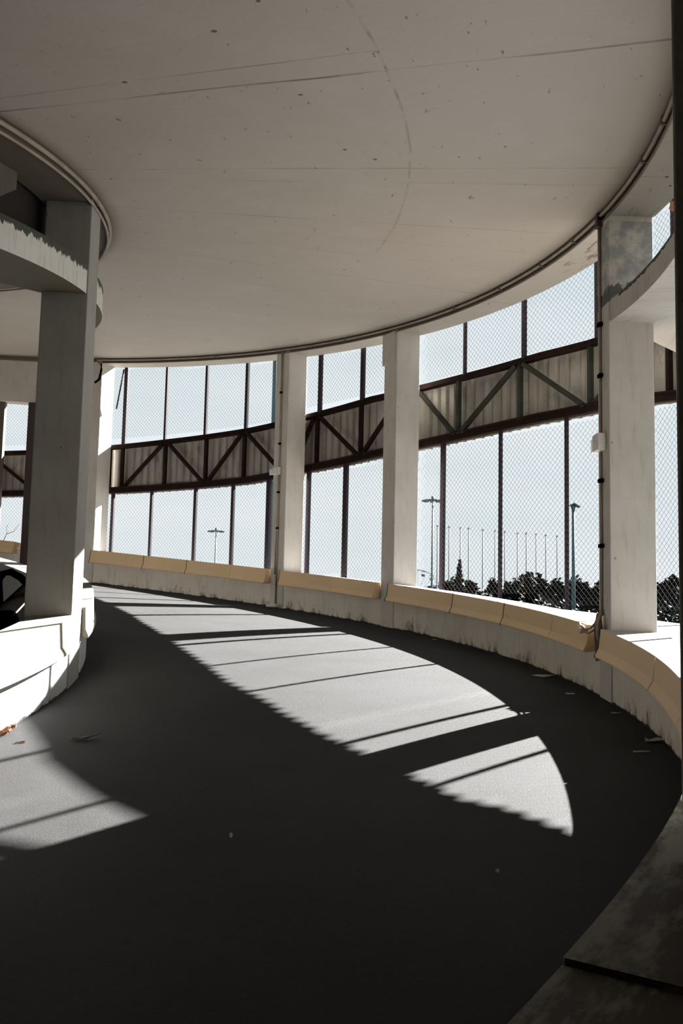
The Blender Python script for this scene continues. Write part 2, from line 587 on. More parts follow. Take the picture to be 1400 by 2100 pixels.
M_cop_scr = coping_worn_mat('scraped_coping_panel', 0.60, (0.03, 0.028, 0.02), (0.62, 0.44, 0.25), (0.8, 9, 1), 2.4)
M_cop_moss = coping_worn_mat('mossy_coping_panel', 0.42, (0.075, 0.055, 0.03), (0.33, 0.31, 0.25), (0.5, 1.2, 1), 4.0)

# ------------------------------------------------------------------ structure: slab, floor, walls
m = MB()
m.sweep([(6.40, H + .45), (6.40, H - .07), (R_IN, H - .07), (R_IN, H), (R_OUT, H), (R_OUT, H - .07), (11.41, H - .07), (11.41, H + .45)], -76, 150, .5)
struct(m.build('ceiling', M_ceil))
m = MB()
m.sweep([(R_IN - .02, -.30), (R_IN - .02, 0), (R_OUT + .02, 0), (R_OUT + .02, -.30)], -76, 150, .5)
struct(m.build('floor', M_asph))
# outer low wall, one length per bay
COLS = [-27.2, 2.24, 30.35, 43.9, 66.3]
CW = 0.80                           # half the angle a column takes
bays = [(-76, COLS[0] - CW), (COLS[0] + CW, 2.24 - CW), (2.24 + CW, 30.35 - CW), (30.35 + CW, 43.9 - CW), (43.9 + CW, 66.3 - CW), (66.3 + CW, 71.92), (73.6, 150)]
for a, b in bays:
    m = MB()
    m.sweep([(R_OUT, -.28), (R_OUT, .46), (11.37, .46), (11.37, -.28)], a, b, 1.0)
    struct(m.build('wall_right', M_wall))
m = MB()
m.sweep([(6.50, -.28), (6.50, .46), (R_IN, .46), (R_IN, -.28)], -76, 150, .5)
struct(m.build('wall_left', M_inwall))
# near-black lining painted as the core's shade above the tie ring, and what closes the core
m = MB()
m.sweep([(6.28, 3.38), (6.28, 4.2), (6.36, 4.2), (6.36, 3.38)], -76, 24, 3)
struct(m.build('core_shade_wall', M_core))
m = MB()  # unseen cap and upper wall, added to keep skylight out of the core
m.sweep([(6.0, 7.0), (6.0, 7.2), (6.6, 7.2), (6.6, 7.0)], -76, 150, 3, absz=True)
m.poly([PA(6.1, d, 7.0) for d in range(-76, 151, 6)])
struct(m.build('unseen_core_cap', M_core))
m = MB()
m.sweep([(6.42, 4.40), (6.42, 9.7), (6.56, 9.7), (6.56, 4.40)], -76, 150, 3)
struct(m.build('unseen_core_wall', M_core))
m = MB()
m.hexa([PA(.0, -78, -2.2), PA(16.5, -78, -2.2), PA(16.5, -76.5, -2.2), PA(0, -60, -2.2), PA(.0, -78, 5), PA(16.5, -78, 5), PA(16.5, -76.5, 5), PA(0, -60, 5)])
struct(m.build('wall_back', M_plain))
m = MB()
m.hexa([PA(.0, 150, -2.2), PA(12, 150, -2.2), PA(12, 151.5, -2.2), PA(0, 151.5, -2.2), PA(.0, 150, 7.5), PA(12, 150, 7.5), PA(12, 151.5, 7.5), PA(0, 151.5, 7.5)])
struct(m.build('wall_far', M_plain))
# landing behind the camera: its floor, soffit and walls
m = MB()
m.sweep([(11.38, -.30), (11.38, 0), (16.2, 0), (16.2, -.30)], -76, -29.5, 3)
struct(m.build('floor_landing', M_asph))
m = MB()
m.sweep([(11.42, H - .05), (11.42, H + .3), (16.2, H + .3), (16.2, H - .05)], -76, -28.6, 3)
struct(m.build('ceiling_landing', M_plain))
m = MB()
m.sweep([(16.0, -.3), (16.0, H + .2), (16.2, H + .2), (16.2, -.3)], -76, -28.4, 3)
struct(m.build('wall_landing', M_plain))
m = MB()
m.hexa([PA(11.42, -28.5, -2), PA(16.2, -28.5, -2), PA(16.2, -27.7, -2), PA(11.42, -27.4, -2), PA(11.42, -28.5, 4.0), PA(16.2, -28.5, 4.0), PA(16.2, -27.7, 4.0), PA(11.42, -27.4, 4.0)])
struct(m.build('wall_landing_end', M_plain))
# outdoor ground
m = MB()
m.poly([(-400, -200, -2.3), (500, -200, -2.3), (500, 500, -2.3), (-400, 500, -2.3)])
struct(m.build('ground', M_ground))

# mid-height tie ring round the core and the landing slab outside the columns
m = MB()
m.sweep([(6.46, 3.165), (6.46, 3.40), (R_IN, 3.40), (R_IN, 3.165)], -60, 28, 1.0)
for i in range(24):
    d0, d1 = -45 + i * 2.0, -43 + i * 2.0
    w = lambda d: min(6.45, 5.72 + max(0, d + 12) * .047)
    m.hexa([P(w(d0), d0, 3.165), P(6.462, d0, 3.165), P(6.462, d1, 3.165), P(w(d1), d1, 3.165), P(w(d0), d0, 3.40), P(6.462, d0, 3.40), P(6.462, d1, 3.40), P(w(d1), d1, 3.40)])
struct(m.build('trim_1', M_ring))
m = MB()
prof = [(11.04, 3.04), (11.04, 3.22), (13.2, 3.22), (13.2, 3.04)]
m.sweep(prof, -27.0, 0.2, 1.0)
# splayed end of the slab beyond the first column
a, b_, c_, d_ = P(11.04, 0.2, 0), P(11.04, 1.44, 0), (3.74, 9.70, 0), P(13.2, 0.2, 0)
z0_, z1_ = fz(0.8) + 3.04, fz(0.8) + 3.22
m.hexa([(*a[:2], fz(.2) + 3.04), (*b_[:2], fz(1.44) + 3.04), (*c_[:2], z0_ + .02), (*d_[:2], fz(.2) + 3.04), (*a[:2], fz(.2) + 3.22), (*b_[:2], fz(1.44) + 3.22), (*c_[:2], z1_ + .02), (*d_[:2], fz(.2) + 3.22)])
struct(m.build('trim_2', concrete('landing_slab_concrete', (0.50, 0.46, 0.41), (0.14, 0.11, 0.08), top_stain=(3.22, 0.05), streak=0.35)))
# flashing between wall and screen
m = MB()
n_ = 40
for i in range(n_):
    d0, d1 = -26 + i * 2.5, -26 + (i + 1) * 2.5
    q = lambda r, d, z: P(r, d, z)
    m.hexa([q(11.385, d0, .40), q(max(rt(d0), 11.5) + .05, d0, .38), q(max(rt(d1), 11.5) + .05, d1, .38), q(11.385, d1, .40), q(11.385, d0, .47), q(max(rt(d0), 11.5) + .05, d0, .45), q(max(rt(d1), 11.5) + .05, d1, .45), q(11.385, d1, .47)])
struct(m.build('trim_3', M_gutter))
# solid panel and lintel past the far column
m = MB()
m.sweep([(R_OUT + .03, .465), (R_OUT + .03, H - .08), (11.36, H - .08), (11.36, .465)], 67.15, 71.9, 1)
m.sweep([(R_OUT + .02, 3.15), (R_OUT + .02, H - .08), (11.36, H - .08), (11.36, 3.15)], 71.95, 96, 1)
struct(m.build('wall_panel_far', M_column))
# hanging stub of concrete in the dark above the ring
m = MB()
m.hexa([P(6.37, -14, 3.55), P(6.5, -14, 3.55), P(6.5, -8.5, 3.60), P(6.37, -8.5, 3.60)] + [P(r, d, 3.92) for r, d in ((6.37, -14), (6.5, -14), (6.5, -8.5), (6.37, -8.5))])
m.hexa([P(6.37, -8.5, 3.60), P(6.5, -8.5, 3.60), P(6.5, -5.0, 3.79), P(6.37, -5.0, 3.79)] + [P(r, d, 3.92) for r, d in ((6.37, -8.5), (6.5, -8.5), (6.5, -5.0), (6.37, -5.0))])
tag(m.build('concrete_stub', M_plain, bevel=.004), 'grey concrete stub hanging in the dark gap above the stained ring, at the left edge', 'concrete stub')


# ------------------------------------------------------------------ columns
def column(mid, r0, r1, halfw, z0, z1, label, group=None, mat=None):
    """a radial column; r0..r1 deep, 2*halfw metres wide, heights relative to the floor"""
    a = rad(mid)
    er, et = Vector((cos(a), sin(a), 0)), Vector((-sin(a), cos(a), 0))
    C = Vector((CX, CY, 0))
    z = fz(mid)
    mb = MB()
    cs = [C + er * r0 - et * halfw, C + er * r1 - et * halfw, C + er * r1 + et * halfw, C + er * r0 + et * halfw]
    mb.hexa([(p.x, p.y, z + z0) for p in cs] + [(p.x, p.y, z + z1) for p in cs])
    loc = C + er * (r0 + r1) / 2
    e = empty('column', (loc.x, loc.y, z + z0), label, 'column', group)
    mb.build('shaft', mat or M_column, e, bevel=.008)
    return e, er, et, z


GC = 'outer columns of the ramp'
LAB = ['dark concrete column cut off by the upper right edge of the photo',
       'large concrete column at right with cable conduit and clear lens lamp box',
       'white concrete column in the middle with a stepped plaster collar at its top',
       'white concrete column left of the middle with conduit down its face',
       'narrow far concrete column at left, sunlit side striped by mesh shadow']
columns = []
M_patched = concrete('patched_column_concrete', (0.52, 0.485, 0.44), (0.14, 0.11, 0.08), streak=0.3, patch=(2.62, 3.30))
for ang, lab in zip(COLS, LAB):
    columns.append(column(ang, R_OUT - .012, 11.395, .152, -.1, H - .06, lab, GC, M_patched if ang == 2.24 else None))
# plaster collar on the middle column, and rough foot of the near one
e, er, et, z = columns[2]
mb = MB()
C = Vector((CX, CY, 0))
cs = [C + er * (R_OUT - .03) - et * .10, C + er * 11.2 - et * .10, C + er * 11.2 + et * .185, C + er * (R_OUT - .03) + et * .185]
mb.hexa([(p.x, p.y, z + 3.50) for p in cs] + [(p.x, p.y, z + H - .075) for p in cs])
mb.build('plaster_collar', M_column, e, bevel=.006)

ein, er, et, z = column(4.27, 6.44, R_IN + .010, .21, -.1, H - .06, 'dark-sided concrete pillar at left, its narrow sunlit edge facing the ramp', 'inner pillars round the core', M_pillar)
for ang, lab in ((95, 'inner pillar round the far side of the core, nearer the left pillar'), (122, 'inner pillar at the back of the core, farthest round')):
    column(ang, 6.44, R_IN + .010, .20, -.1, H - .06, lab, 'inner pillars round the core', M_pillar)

# dark jamb post past the far column and slim grey post beyond
m = MB()
for z0, z1 in ((0, 3.15),):
    c = [(R_OUT - .03, 72.0), (11.37, 72.0), (11.37, 73.5), (R_OUT - .03, 73.5)]
    m.hexa([P(r, d, 0.0) for r, d in c] + [P(r, d, 3.145) for r, d in c])
tag(m.build('door_post', M_brown, bevel=.01), 'dark brown steel upright seen behind the left pillar, beside the far window', 'steel post')
m = MB()
m.bar(P(11.2, 76.9, .5), P(11.2, 76.9, 3.15), .12, .12)
tag(m.build('slim_post', M_plain), 'pale grey slim post at the very left edge, in the far window', 'post')


# ------------------------------------------------------------------ coping panels
def coping(d0, d1, label, mat=M_cop, inner=False, group='outer coping panels', lift=0.0):
    d1 += .058
    if inner:
        pr = [(6.845, .57), (6.855, .39), (6.88, .335), (6.875, .315), (6.805, .325), (6.805, .465), (6.50, .468), (6.50, .56)]
    else:
        pr = [(10.943, .57), (10.925, .42), (10.893, .36), (10.90, .345), (11.03, .36), (11.032, .465), (11.385, .468), (11.385, .55)]
    pr = [(r, z_ + lift) for r, z_ in pr]
    mb = MB()
    mb.sweep(pr, d0, d1, 1.0)
    mid = (d0 + d1) / 2
    o = mb.build('coping_panel', mat, bevel=.011)
    tag(o, label, 'coping panel', group)
    if not inner and -8 < d0 < 60 and 'scratched' not in label and 'last tan' not in label and 'right tan' not in label:
        jb = MB()
        jb.sweep([(10.939, .572), (10.921, .42), (10.889, .36), (10.896, .343), (10.96, .35), (10.96, .572)], d1 - .035, d1 + .01, 1.0)
        jb.build('joint_seal', M_brown, o)
    return o


g = .06
for a, b, lab in (
    (66.0 + 8.0, 78, 'tan coping panel in the far window, at the left edge behind the pillar'),
    (59.35, 65.4, 'farthest tan coping panel of the four left of the lamp column'),
    (54.30, 59.28, 'second tan coping panel of the leftmost run, counted from the far end'),
    (49.00, 54.22, 'third tan coping panel of the leftmost run, counted from the far end'),
    (44.75, 48.93, 'last tan coping panel of the leftmost run, its pale end at the column'),
    (36.60, 43.0, 'left tan coping panel of the pair between the two middle columns'),
    (31.22, 36.53, 'right tan coping panel of the pair between the two middle columns'),
    (21.25, 29.5, 'tan coping panel just right of the middle column'),
    (14.60, 21.18, 'clean tan coping panel second to the right of the middle column'),
):
    coping(a, b, lab)
coping(8.13, 14.50, 'tan coping panel with dark scrape marks at its right half', M_cop_scr)
coping(3.10, 8.03, 'scratched tan coping panel meeting the big right column', M_cop_scr)
coping(-7.13, 1.35, 'tan coping panel with sunlit top right of the big column', M_cop)
coping(-13.2, -7.30, 'tan coping panel with chipped lower edge at the right edge of the photo', M_cop)
coping(-20.4, -13.3, 'tan coping panel just past the right edge, before the dark near column', M_cop)
coping(-31.5, -20.5, 'mottled grey coping panel in the dark lower right corner', M_cop_moss)
coping(-39.5, -31.58, 'mossy dark coping panel at the bottom right, below the joint', M_cop_moss, lift=-.012)
GI = 'inner coping panels'
coping(-25, -13.95, 'long cream inner coping panel past the left edge', M_cream, True, GI)
coping(-13.85, 2.45, 'sunlit cream coping panel on the curved white wall below the left pillar', M_cream, True, GI)
coping(6.1, 12.0, 'cream coping end sticking out just behind the left pillar', M_cream, True, GI)
coping(12.2, 28, 'cream coping panel further round, behind the left pillar', M_cream, True, GI)

# ------------------------------------------------------------------ conduits and small fittings
def helix_tube(r, zrel, d0, d1, rr, step=1.0, n=8):
    mb = MB()
    k = int((d1 - d0) / step)
    mb.tube([P(r, d0 + (d1 - d0) * i / k, zrel) for i in range(k + 1)], rr, n)
    return mb


def clips(parent, r, zrel, angs, mat=M_cable):
    for d in angs:
        mb = MB()
        mb.bar(P(r, d - .08, zrel), P(r, d + .08, zrel), .045, .045)
        mb.build('clip', mat, parent)


e = empty('ceiling_conduit', P(R_OUT - .03, 10, H - .05), 'tan conduit pipe following the outer curved edge of the ceiling', 'conduit')
pipe_o = helix_tube(R_OUT - .030, H - .028, -28, 66, .016).build('pipe', M_pipe, e)
helix_tube(R_OUT - .012, H - .075, -28, 66, .010).build('cable', M_cable, e)
clips(pipe_o, R_OUT - .028, H - .03, [-21, -16.5, -12, -8, -4.5, 6, 10.5, 16, 22, 36, 52])
e = empty('inner_conduit', P(R_IN + .03, -5, H - .05), 'pair of curved pipes following the inner edge of the ceiling above the left pillar', 'conduit')
helix_tube(R_IN + .035, H - .03, -50, 60, .020).build('pipe', M_pipe, e)
helix_tube(R_IN + .018, H - .085, -50, 60, .013).build('pipe', M_pipe, e)


def col_point(ci, t, out, zrel):
    """on the ramp-side face of outer column ci: t metres sideways, out metres proud"""
    _, er, et, z = columns[ci]
    p = C + er * (R_OUT - .012 - out) + et * t
    return (p.x, p.y, z + zrel)


# lamp column conduit (near)
e = empty('wall_conduit', col_point(1, .02, .02, .3), 'thin conduit and black cable running down the big right column', 'conduit')
mb = MB(); mb.tube([col_point(1, .05, .012, z_) for z_ in (3.98, 2.6, 1.4, .66)], .012); pipe_o = mb.build('pipe', M_pipe, e)
mb = MB(); mb.tube([col_point(1, .075, .006, z_) for z_ in (3.98, 3.2, 2.6, 1.9, 1.2, .68)], .006); mb.build('cable', M_cable, e)
for z_ in (3.95, 3.05, 2.62, 1.75, 1.22):
    mb = MB(); mb.bar(col_point(1, -.01, .02, z_), col_point(1, .06, .02, z_), .03, .03); mb.build('clip', M_black, pipe_o)
mb = MB(); mb.bar(col_point(1, .03, .02, 3.88), col_point(1, .03, .02, 3.99), .07, .05); mb.build('elbow', M_brown, e)
e = empty('wall_conduit', col_point(3, .03, .02, .1), 'thin conduit and cable running down the column left of the middle', 'conduit')
mb = MB(); mb.tube([col_point(3, .0, .016, z_) for z_ in (3.98, 2.6, 1.4, .05)], .013); pipe_o = mb.build('pipe', M_pipe, e)
mb = MB(); mb.tube([col_point(3, .03 + .012 * sin(z_ * 3), .009, z_) for z_ in (2.0, 1.85, 1.6, 1.2, .8, .5)], .007); mb.build('cable', M_cable, e)
for z_ in (3.3, 2.5, 1.75, 1.2):
    mb = MB(); mb.bar(col_point(3, -.02, .02, z_), col_point(3, .02, .02, z_), .03, .03); mb.build('clip', M_black, pipe_o)


def lamp_box(ci, t, zrel, label, s=1.0):
    e = empty('lamp_box', col_point(ci, t, .0, zrel - .07), label, 'lamp box', 'lamp boxes on the columns')
    mb = MB()
    mb.hexa([col_point(ci, t + a * s, o * s, zrel + z_ * s) for z_ in (-.07, .07) for a, o in ((-.10, 0), (-.10, .07), (.06, .07), (.06, 0))])
    mb.build('housing', M_box, e, bevel=.008)
    mb = MB()
    mb.hexa([col_point(ci, t + a * s, o * s, zrel + z_ * s) for z_ in (-.06, .05) for a, o in ((.062, .005), (.062, .065), (.17, .05), (.17, .015))])
    gl = simple('clear_ribbed_plastic', (0.55, 0.56, 0.57), 0.15)
    mb.build('lens', gl, e, bevel=.008)


lamp_box(1, .03, 2.06, 'white lamp box with a clear lens on the big right column')
lamp_box(3, .06, 2.08, 'small white lamp box on the column left of the middle', .85)
mb = MB(); mb.tube([P(R_OUT - .02, 65.6, 3.9), P(R_OUT - .03, 65.5, 3.8), P(R_OUT - .03, 65.7, 3.62), P(R_OUT - .02, 66.2, 3.56)], .02)
tag(mb.build('hanging_cable', M_black), 'short black cable looping from the ceiling at the far left column', 'cable')
# torn conduit end at the foot of the near column
e = empty('broken_conduit', col_point(1, .03, .03, .55), 'broken bent conduit with torn wires at the foot of the big right column', 'broken conduit')
mb = MB(); mb.tube([col_point(1, .03, .02, .70), col_point(1, -.02, .07, .60), col_point(1, -.09, .09, .50), col_point(1, -.10, .06, .42)], .013); mb.build('bent_pipe', M_pipe, e)
mb = MB(); mb.hexa([col_point(1, a, o, z_) for a, o, z_ in ((.05, .02, .40), (-.05, .09, .30), (-.08, .06, .31), (.02, .0, .40), (.06, .05, .68), (-.03, .10, .56), (-.06, .07, .57), (.03, .02, .69))]); mb.build('torn_strip', M_plain, e)
mb = MB(); mb.tube([col_point(1, .03, .02, .66), col_point(1, .08, .09, .56), col_point(1, .16, .11, .55), col_point(1, .24, .12, .58)], .010); mb.build('loose_wire', M_pipe, e)
mb = MB(); mb.tube([col_point(1, .02, .03, .58), col_point(1, .10, .10, .52), col_point(1, .20, .12, .53), col_point(1, .30, .12, .60)], .008); mb.build('loose_wire', M_pipe, e)
mb = MB(); mb.tube([col_point(1, .22, .11, .57), col_point(1, .25, .12, .53), col_point(1, .29, .13, .57)], .020); mb.build('torn_tip', simple('pink_plastic', (0.75, 0.5, 0.45), .5), e)

# ------------------------------------------------------------------ trusses with corrugated cladding
def clad(parent, d0, d1, rib=0.16):
    """ribbed sheet just outside the truss"""
    mb = MB()
    # walk the path in metres
    n = int((d1 - d0) * 10)
    s, last = 0.0, None
    pts = []
    for i in range(n + 1):
        d = d0 + (d1 - d0) * i / n
        p = Vector(PA(rt(d), d, 0))
        if last is not None:
            s += (p - last).length
        last = p
        pts.append((s, d))
    prof = []
    k = 0.0
    while k < s:
        for f, o in ((0, 0), (.50, 0), (.60, .038), (.90, .038)):
            prof.append((k + f * rib, o))
        k += rib
    j = 0
    row = []
    for q, o in prof:
        if q > s:
            break
        while j < len(pts) - 2 and pts[j + 1][0] < q:
            j += 1
        (s0, a), (s1, b) = pts[j], pts[j + 1]
        d = a + (b - a) * (q - s0) / max(s1 - s0, 1e-6)
        r = rt(d) + .10 + o
        row.append((q, PA(r, d, zb(d) - .015), PA(r, d, zt(d) - .03)))
    d = d1 + .12
    row.append((s, PA(rt(d) + .10, d, zb(d) - .015), PA(rt(d) + .10, d, zt(d) - .03)))
    for a, b in zip(row, row[1:]):
        mb.poly([a[1], b[1], b[2], a[2]], [(a[0], 0), (b[0], 0), (b[0], 1), (a[0], 1)])
    o = mb.build('cladding', M_clad, parent, recalc=False)
    sm = o.modifiers.new('thickness', 'SOLIDIFY')
    sm.thickness = .003
    return o


def girder(d0, d1, nodes, diags, label, mat=M_rust):
    e = empty('truss_girder', PA(rt((d0 + d1) / 2), (d0 + d1) / 2, zb((d0 + d1) / 2)), label, 'truss girder', 'steel truss girders along the screen')
    st = max(2, int((d1 - d0) / 1.5))
    ds = [d0 + (d1 - d0) * i / st for i in range(st + 1)]
    for nm, zf_, w, h in (('top_chord', lambda d: zt(d) - .04, .07, .08), ('bottom_chord', lambda d: zb(d) + .05, .09, .10)):
        mb = MB()
        for a, b in zip(ds, ds[1:]):
            mb.bar(PA(rt(a) + .03, a, zf_(a)), PA(rt(b) + .03, b, zf_(b)), w, h)
        # angle flange towards the ramp
        dz = -.035 if nm == 'top_chord' else .045
        for a, b in zip(ds, ds[1:]):
            mb.bar(PA(rt(a) - .02, a, zf_(a) + dz), PA(rt(b) - .02, b, zf_(b) + dz), .06, .012)
        mb.build(nm, M_rust, e)
    for d in nodes:
        mb = MB()
        a = rad(d)
        mb.bar(PA(rt(d), d, zb(d) + .08), PA(rt(d), d, zt(d) - .07), .055, .055, (cos(a), sin(a), 0))
        mb.build('upright', mat, e)
    for (a, lo), (b, hi) in diags:
        za = zb(a) + .09 if lo == 'b' else zt(a) - .09
        zc = zb(b) + .09 if hi == 'b' else zt(b) - .09
        mb = MB()
        mb.bar(PA(rt(a) - .02, a, za), PA(rt(b) - .02, b, zc), .05, .055)
        mb.build('brace', mat, e)
    clad(e, d0, d1)
    return e


girder(73.4, 90, [73.6, 78.5, 83.5, 88.5], [((78.5, 't'), (73.8, 'b')), ((78.5, 't'), (83.5, 'b'))], 'rusty truss girder in the far window at the left edge of the photo')
girder(45.2, 66.0, [65.8, 64.4, 59.6, 54.96, 50.55, 46.34], [((64.1, 'b'), (59.9, 't')), ((59.2, 't'), (55.2, 'b')), ((54.6, 'b'), (50.8, 't')), ((50.2, 't'), (46.1, 'b'))], 'dark rusty truss girder spanning the leftmost big window')
girder(31.6, 45.1, [42.09, 37.14, 32.6], [((44.6, 'b'), (42.4, 't')), ((41.8, 't'), (37.4, 'b')), ((36.8, 'b'), (33.0, 't'))], 'dark rusty truss girder in the narrow window between the middle columns')
girder(13.0, 31.5, [27.51, 22.24, 17.37], [((31.2, 't'), (27.8, 'b')), ((27.2, 'b'), (22.5, 't')), ((21.9, 't'), (17.7, 'b')), ((17.0, 'b'), (13.3, 't'))], 'greenish truss girder in the wide window left of the big right column', M_green)
girder(-13.5, 13.0, [11.82, 6.5, 1.5, -4, -9], [((12.6, 't'), (7, 'b')), ((6, 'b'), (2, 't')), ((1, 't'), (-3.6, 'b')), ((-4.4, 'b'), (-8.6, 't'))], 'rust-brown truss girder right of the big right column')


# ------------------------------------------------------------------ chain-link screens
def path_table(d0, d1):
    n = int((d1 - d0) * 8) + 1
    out, s, last = [], 0.0, None
    for i in range(n + 1):
        d = d0 + (d1 - d0) * i / n
        p = Vector(PA(rt(d) - .02, d, 0))
        if last is not None:
            s += (p - last).length
        last = p
        out.append((s, d))
    return out


def deg_at(tab, s):
    lo, hi = 0, len(tab) - 1
    while hi - lo > 1:
        mid = (lo + hi) // 2
        if tab[mid][0] <= s:
            lo = mid
        else:
            hi = mid
    (s0, a), (s1, b) = tab[lo], tab[hi]
    return a + (b - a) * (s - s0) / max(s1 - s0, 1e-9)


def mesh_panel(parent, name, d0, d1, zlo, zhi, w=0.068, h=0.070, r=.0014):
    tab = path_table(d0, d1)
    Ls = tab[-1][0]
    zmin = min(zlo(d) for _, d in tab)
    zmax = max(zhi(d) for _, d in tab)
    mb = MB()
    slope = w / h                       # metres along per metre up
    span = (zmax - zmin) * slope
    st = 0.14
    for sgn in (1, -1):
        k = -span if sgn > 0 else 0
        s0 = k
        end = Ls + (0 if sgn > 0 else span)
        while s0 < end:
            run, z_ = [], zmin
            while z_ <= zmax + 1e-6:
                s = s0 + sgn * slope * (z_ - zmin)
                ok = False
                if 0 <= s <= Ls:
                    d = deg_at(tab, s)
                    if zlo(d) <= z_ <= zhi(d):
                        ok = True
                        run.append((d, z_))
                if not ok and run:
                    break
                z_ += st
            if len(run) > 1:
                base = len(mb.v)
                for d, zz in run:
                    a = rad(d)
                    R_ = rt(d) - .02 + sgn * r * .8
                    x, y = CX + R_ * cos(a), CY + R_ * sin(a)
                    ex, ey = cos(a) * r, sin(a) * r
                    tx, ty = -sin(a) * r, cos(a) * r
                    mb.v += [(x + ex * 1.2, y + ey * 1.2, zz), (x - ex * .6 + tx * .75, y - ey * .6 + ty * .75, zz - sgn * r * .75), (x - ex * .6 - tx * .75, y - ey * .6 - ty * .75, zz + sgn * r * .75)]
                for i in range(len(run) - 1):
                    for j in range(3):
                        q = (j + 1) % 3
                        mb.f.append((base + i * 3 + j, base + i * 3 + q, base + i * 3 + 3 + q, base + i * 3 + 3 + j))
                        mb.uv.append([(0, 0)] * 4)
                        mb.sm.append(False)
            s0 += w
    return mb.build(name, M_wire, parent, recalc=False)


def screen(d0, d1, ups, los, label):
    mid = (d0 + d1) / 2
    e = empty('mesh_screen', PA(rt(mid), mid, fz(mid) + .5), label, 'chain-link screen', 'chain-link mesh screens')
    ztop = lambda d: max(fz(d) + H + .02 + max(0, rt(d) - 11.45) * .75, zt(d) + .2)
    mesh_panel(e, 'upper_mesh', d0, d1, lambda d: zt(d) - .03, ztop)
    mesh_panel(e, 'lower_mesh', d0, d1, lambda d: fz(d) + .47, lambda d: zb(d) + .03)
    for d, w in ups:
        mb = MB(); a = rad(d)
        mb.bar(PA(rt(d) + .01, d, zt(d) - .02), PA(rt(d) + .01, d, ztop(d) + .1), w, .04, (cos(a), sin(a), 0))
        mb.build('post', M_post, e)
    for d, w in los:
        mb = MB(); a = rad(d)
        mb.bar(PA(rt(d) + .01, d, fz(d) + .46), PA(rt(d) + .01, d, zb(d) + .02), w, .04, (cos(a), sin(a), 0))
        mb.build('post', M_post, e)
    return e


screen(73.5, 88, [(78.5, .04), (83, .04)], [(78.5, .04), (83, .04)], 'chain-link mesh screen in the far window behind the left pillar')
screen(44.9, 66.6, [(64.39, .075), (59.79, .045), (55.2, .05), (50.5, .06)], [(65.29, .06), (60.99, .05), (56.03, .06), (51.73, .06), (47.6, .085)], 'chain-link mesh screen filling the leftmost big window')
screen(31.0, 44.8, [(41.92, .07), (37.11, .075)], [(42.96, .07), (38.79, .09)], 'chain-link mesh screen in the narrow window between the middle columns')
screen(13.1, 30.9, [(27.04, .035), (21.97, .065), (16.97, .05)], [(28.95, .075), (23.91, .035), (18.96, .035)], 'chain-link mesh screen in the wide window left of the big column')
screen(-13.5, 13.0, [(11.5, .04), (6, .04), (0, .04), (-6, .04)], [(11.05, .05), (6, .04), (.2, .035), (-5, .035), (-10, .04)], 'chain-link mesh screen right of the big column')
# rod hanging loose beside a far post
mb = MB(); mb.tube([PA(11.40, 64.5, 4.45), PA(11.36, 65.0, 3.72)], .014, 6)
tag(mb.build('loose_rod', M_post), 'thin dark rod hanging askew beside the leftmost upper post', 'rod')
# rusty braces above the landing slab, right of the near column
mb = MB(); mb.bar(PA(12.6, 12.6, 3.62), PA(12.9, 8.6, 3.28), .08, .08)
tag(mb.build('rusty_brace', M_rust), 'short rusty bar between the big right column and the concrete band', 'steel bar')
mb = MB(); mb.bar(PA(12.4, 10.4, 4.28), PA(12.9, 7.6, 3.98), .08, .08)
tag(mb.build('rusty_brace', simple('orange_rust', (0.16, 0.05, 0.025), .8)), 'orange rusted bar end at the top of the small right opening', 'steel bar')

# ------------------------------------------------------------------ black hose and wrap in the core opening
def at(px, py, dist):
    u, v = (px - 700) / FOC, (1050 - py) / FOC
    xc = u * cos(ROLL) - v * sin(ROLL)
    yc = u * sin(ROLL) + v * cos(ROLL)
    d = Vector((xc, cos(PITCH) - yc * sin(PITCH), sin(PITCH) + yc * cos(PITCH)))
    return d * (dist / d.y)


mb = MB()
mb.tube([at(-70, 1340, 7.7), at(-20, 1298, 8.0), at(20, 1262, 8.35), at(62, 1222, 8.7), at(120, 1175, 9.1)], .115, 14)
tag(mb.build('black_hose', M_black), 'thick black rubber hose slanting behind the left pillar', 'hose')
mb = MB()  # grey tube standing in for the highlight on the hose
mb.tube([at(-60, 1330, 7.45), at(0, 1283, 7.98), at(28, 1262, 8.2), at(52, 1236, 8.42), at(80, 1205, 8.75)], .007, 8)
tag(mb.build('hose_highlight', M_pipe), 'thin grey tube added as a highlight along the black hose at the left edge', 'cable')
mb = MB()
mb.tube([at(-3, 1290, 9.4), at(0, 1240, 9.4), at(-2, 1205, 9.4), at(6, 1176, 9.4), at(22, 1173, 9.4), at(42, 1184, 9.4), at(64, 1206, 9.4), at(90, 1240, 9.4)], .034, 10)
tag(mb.build('bent_pipe', M_black), 'dark bent pipe arching over the black hose at the left edge', 'pipe')

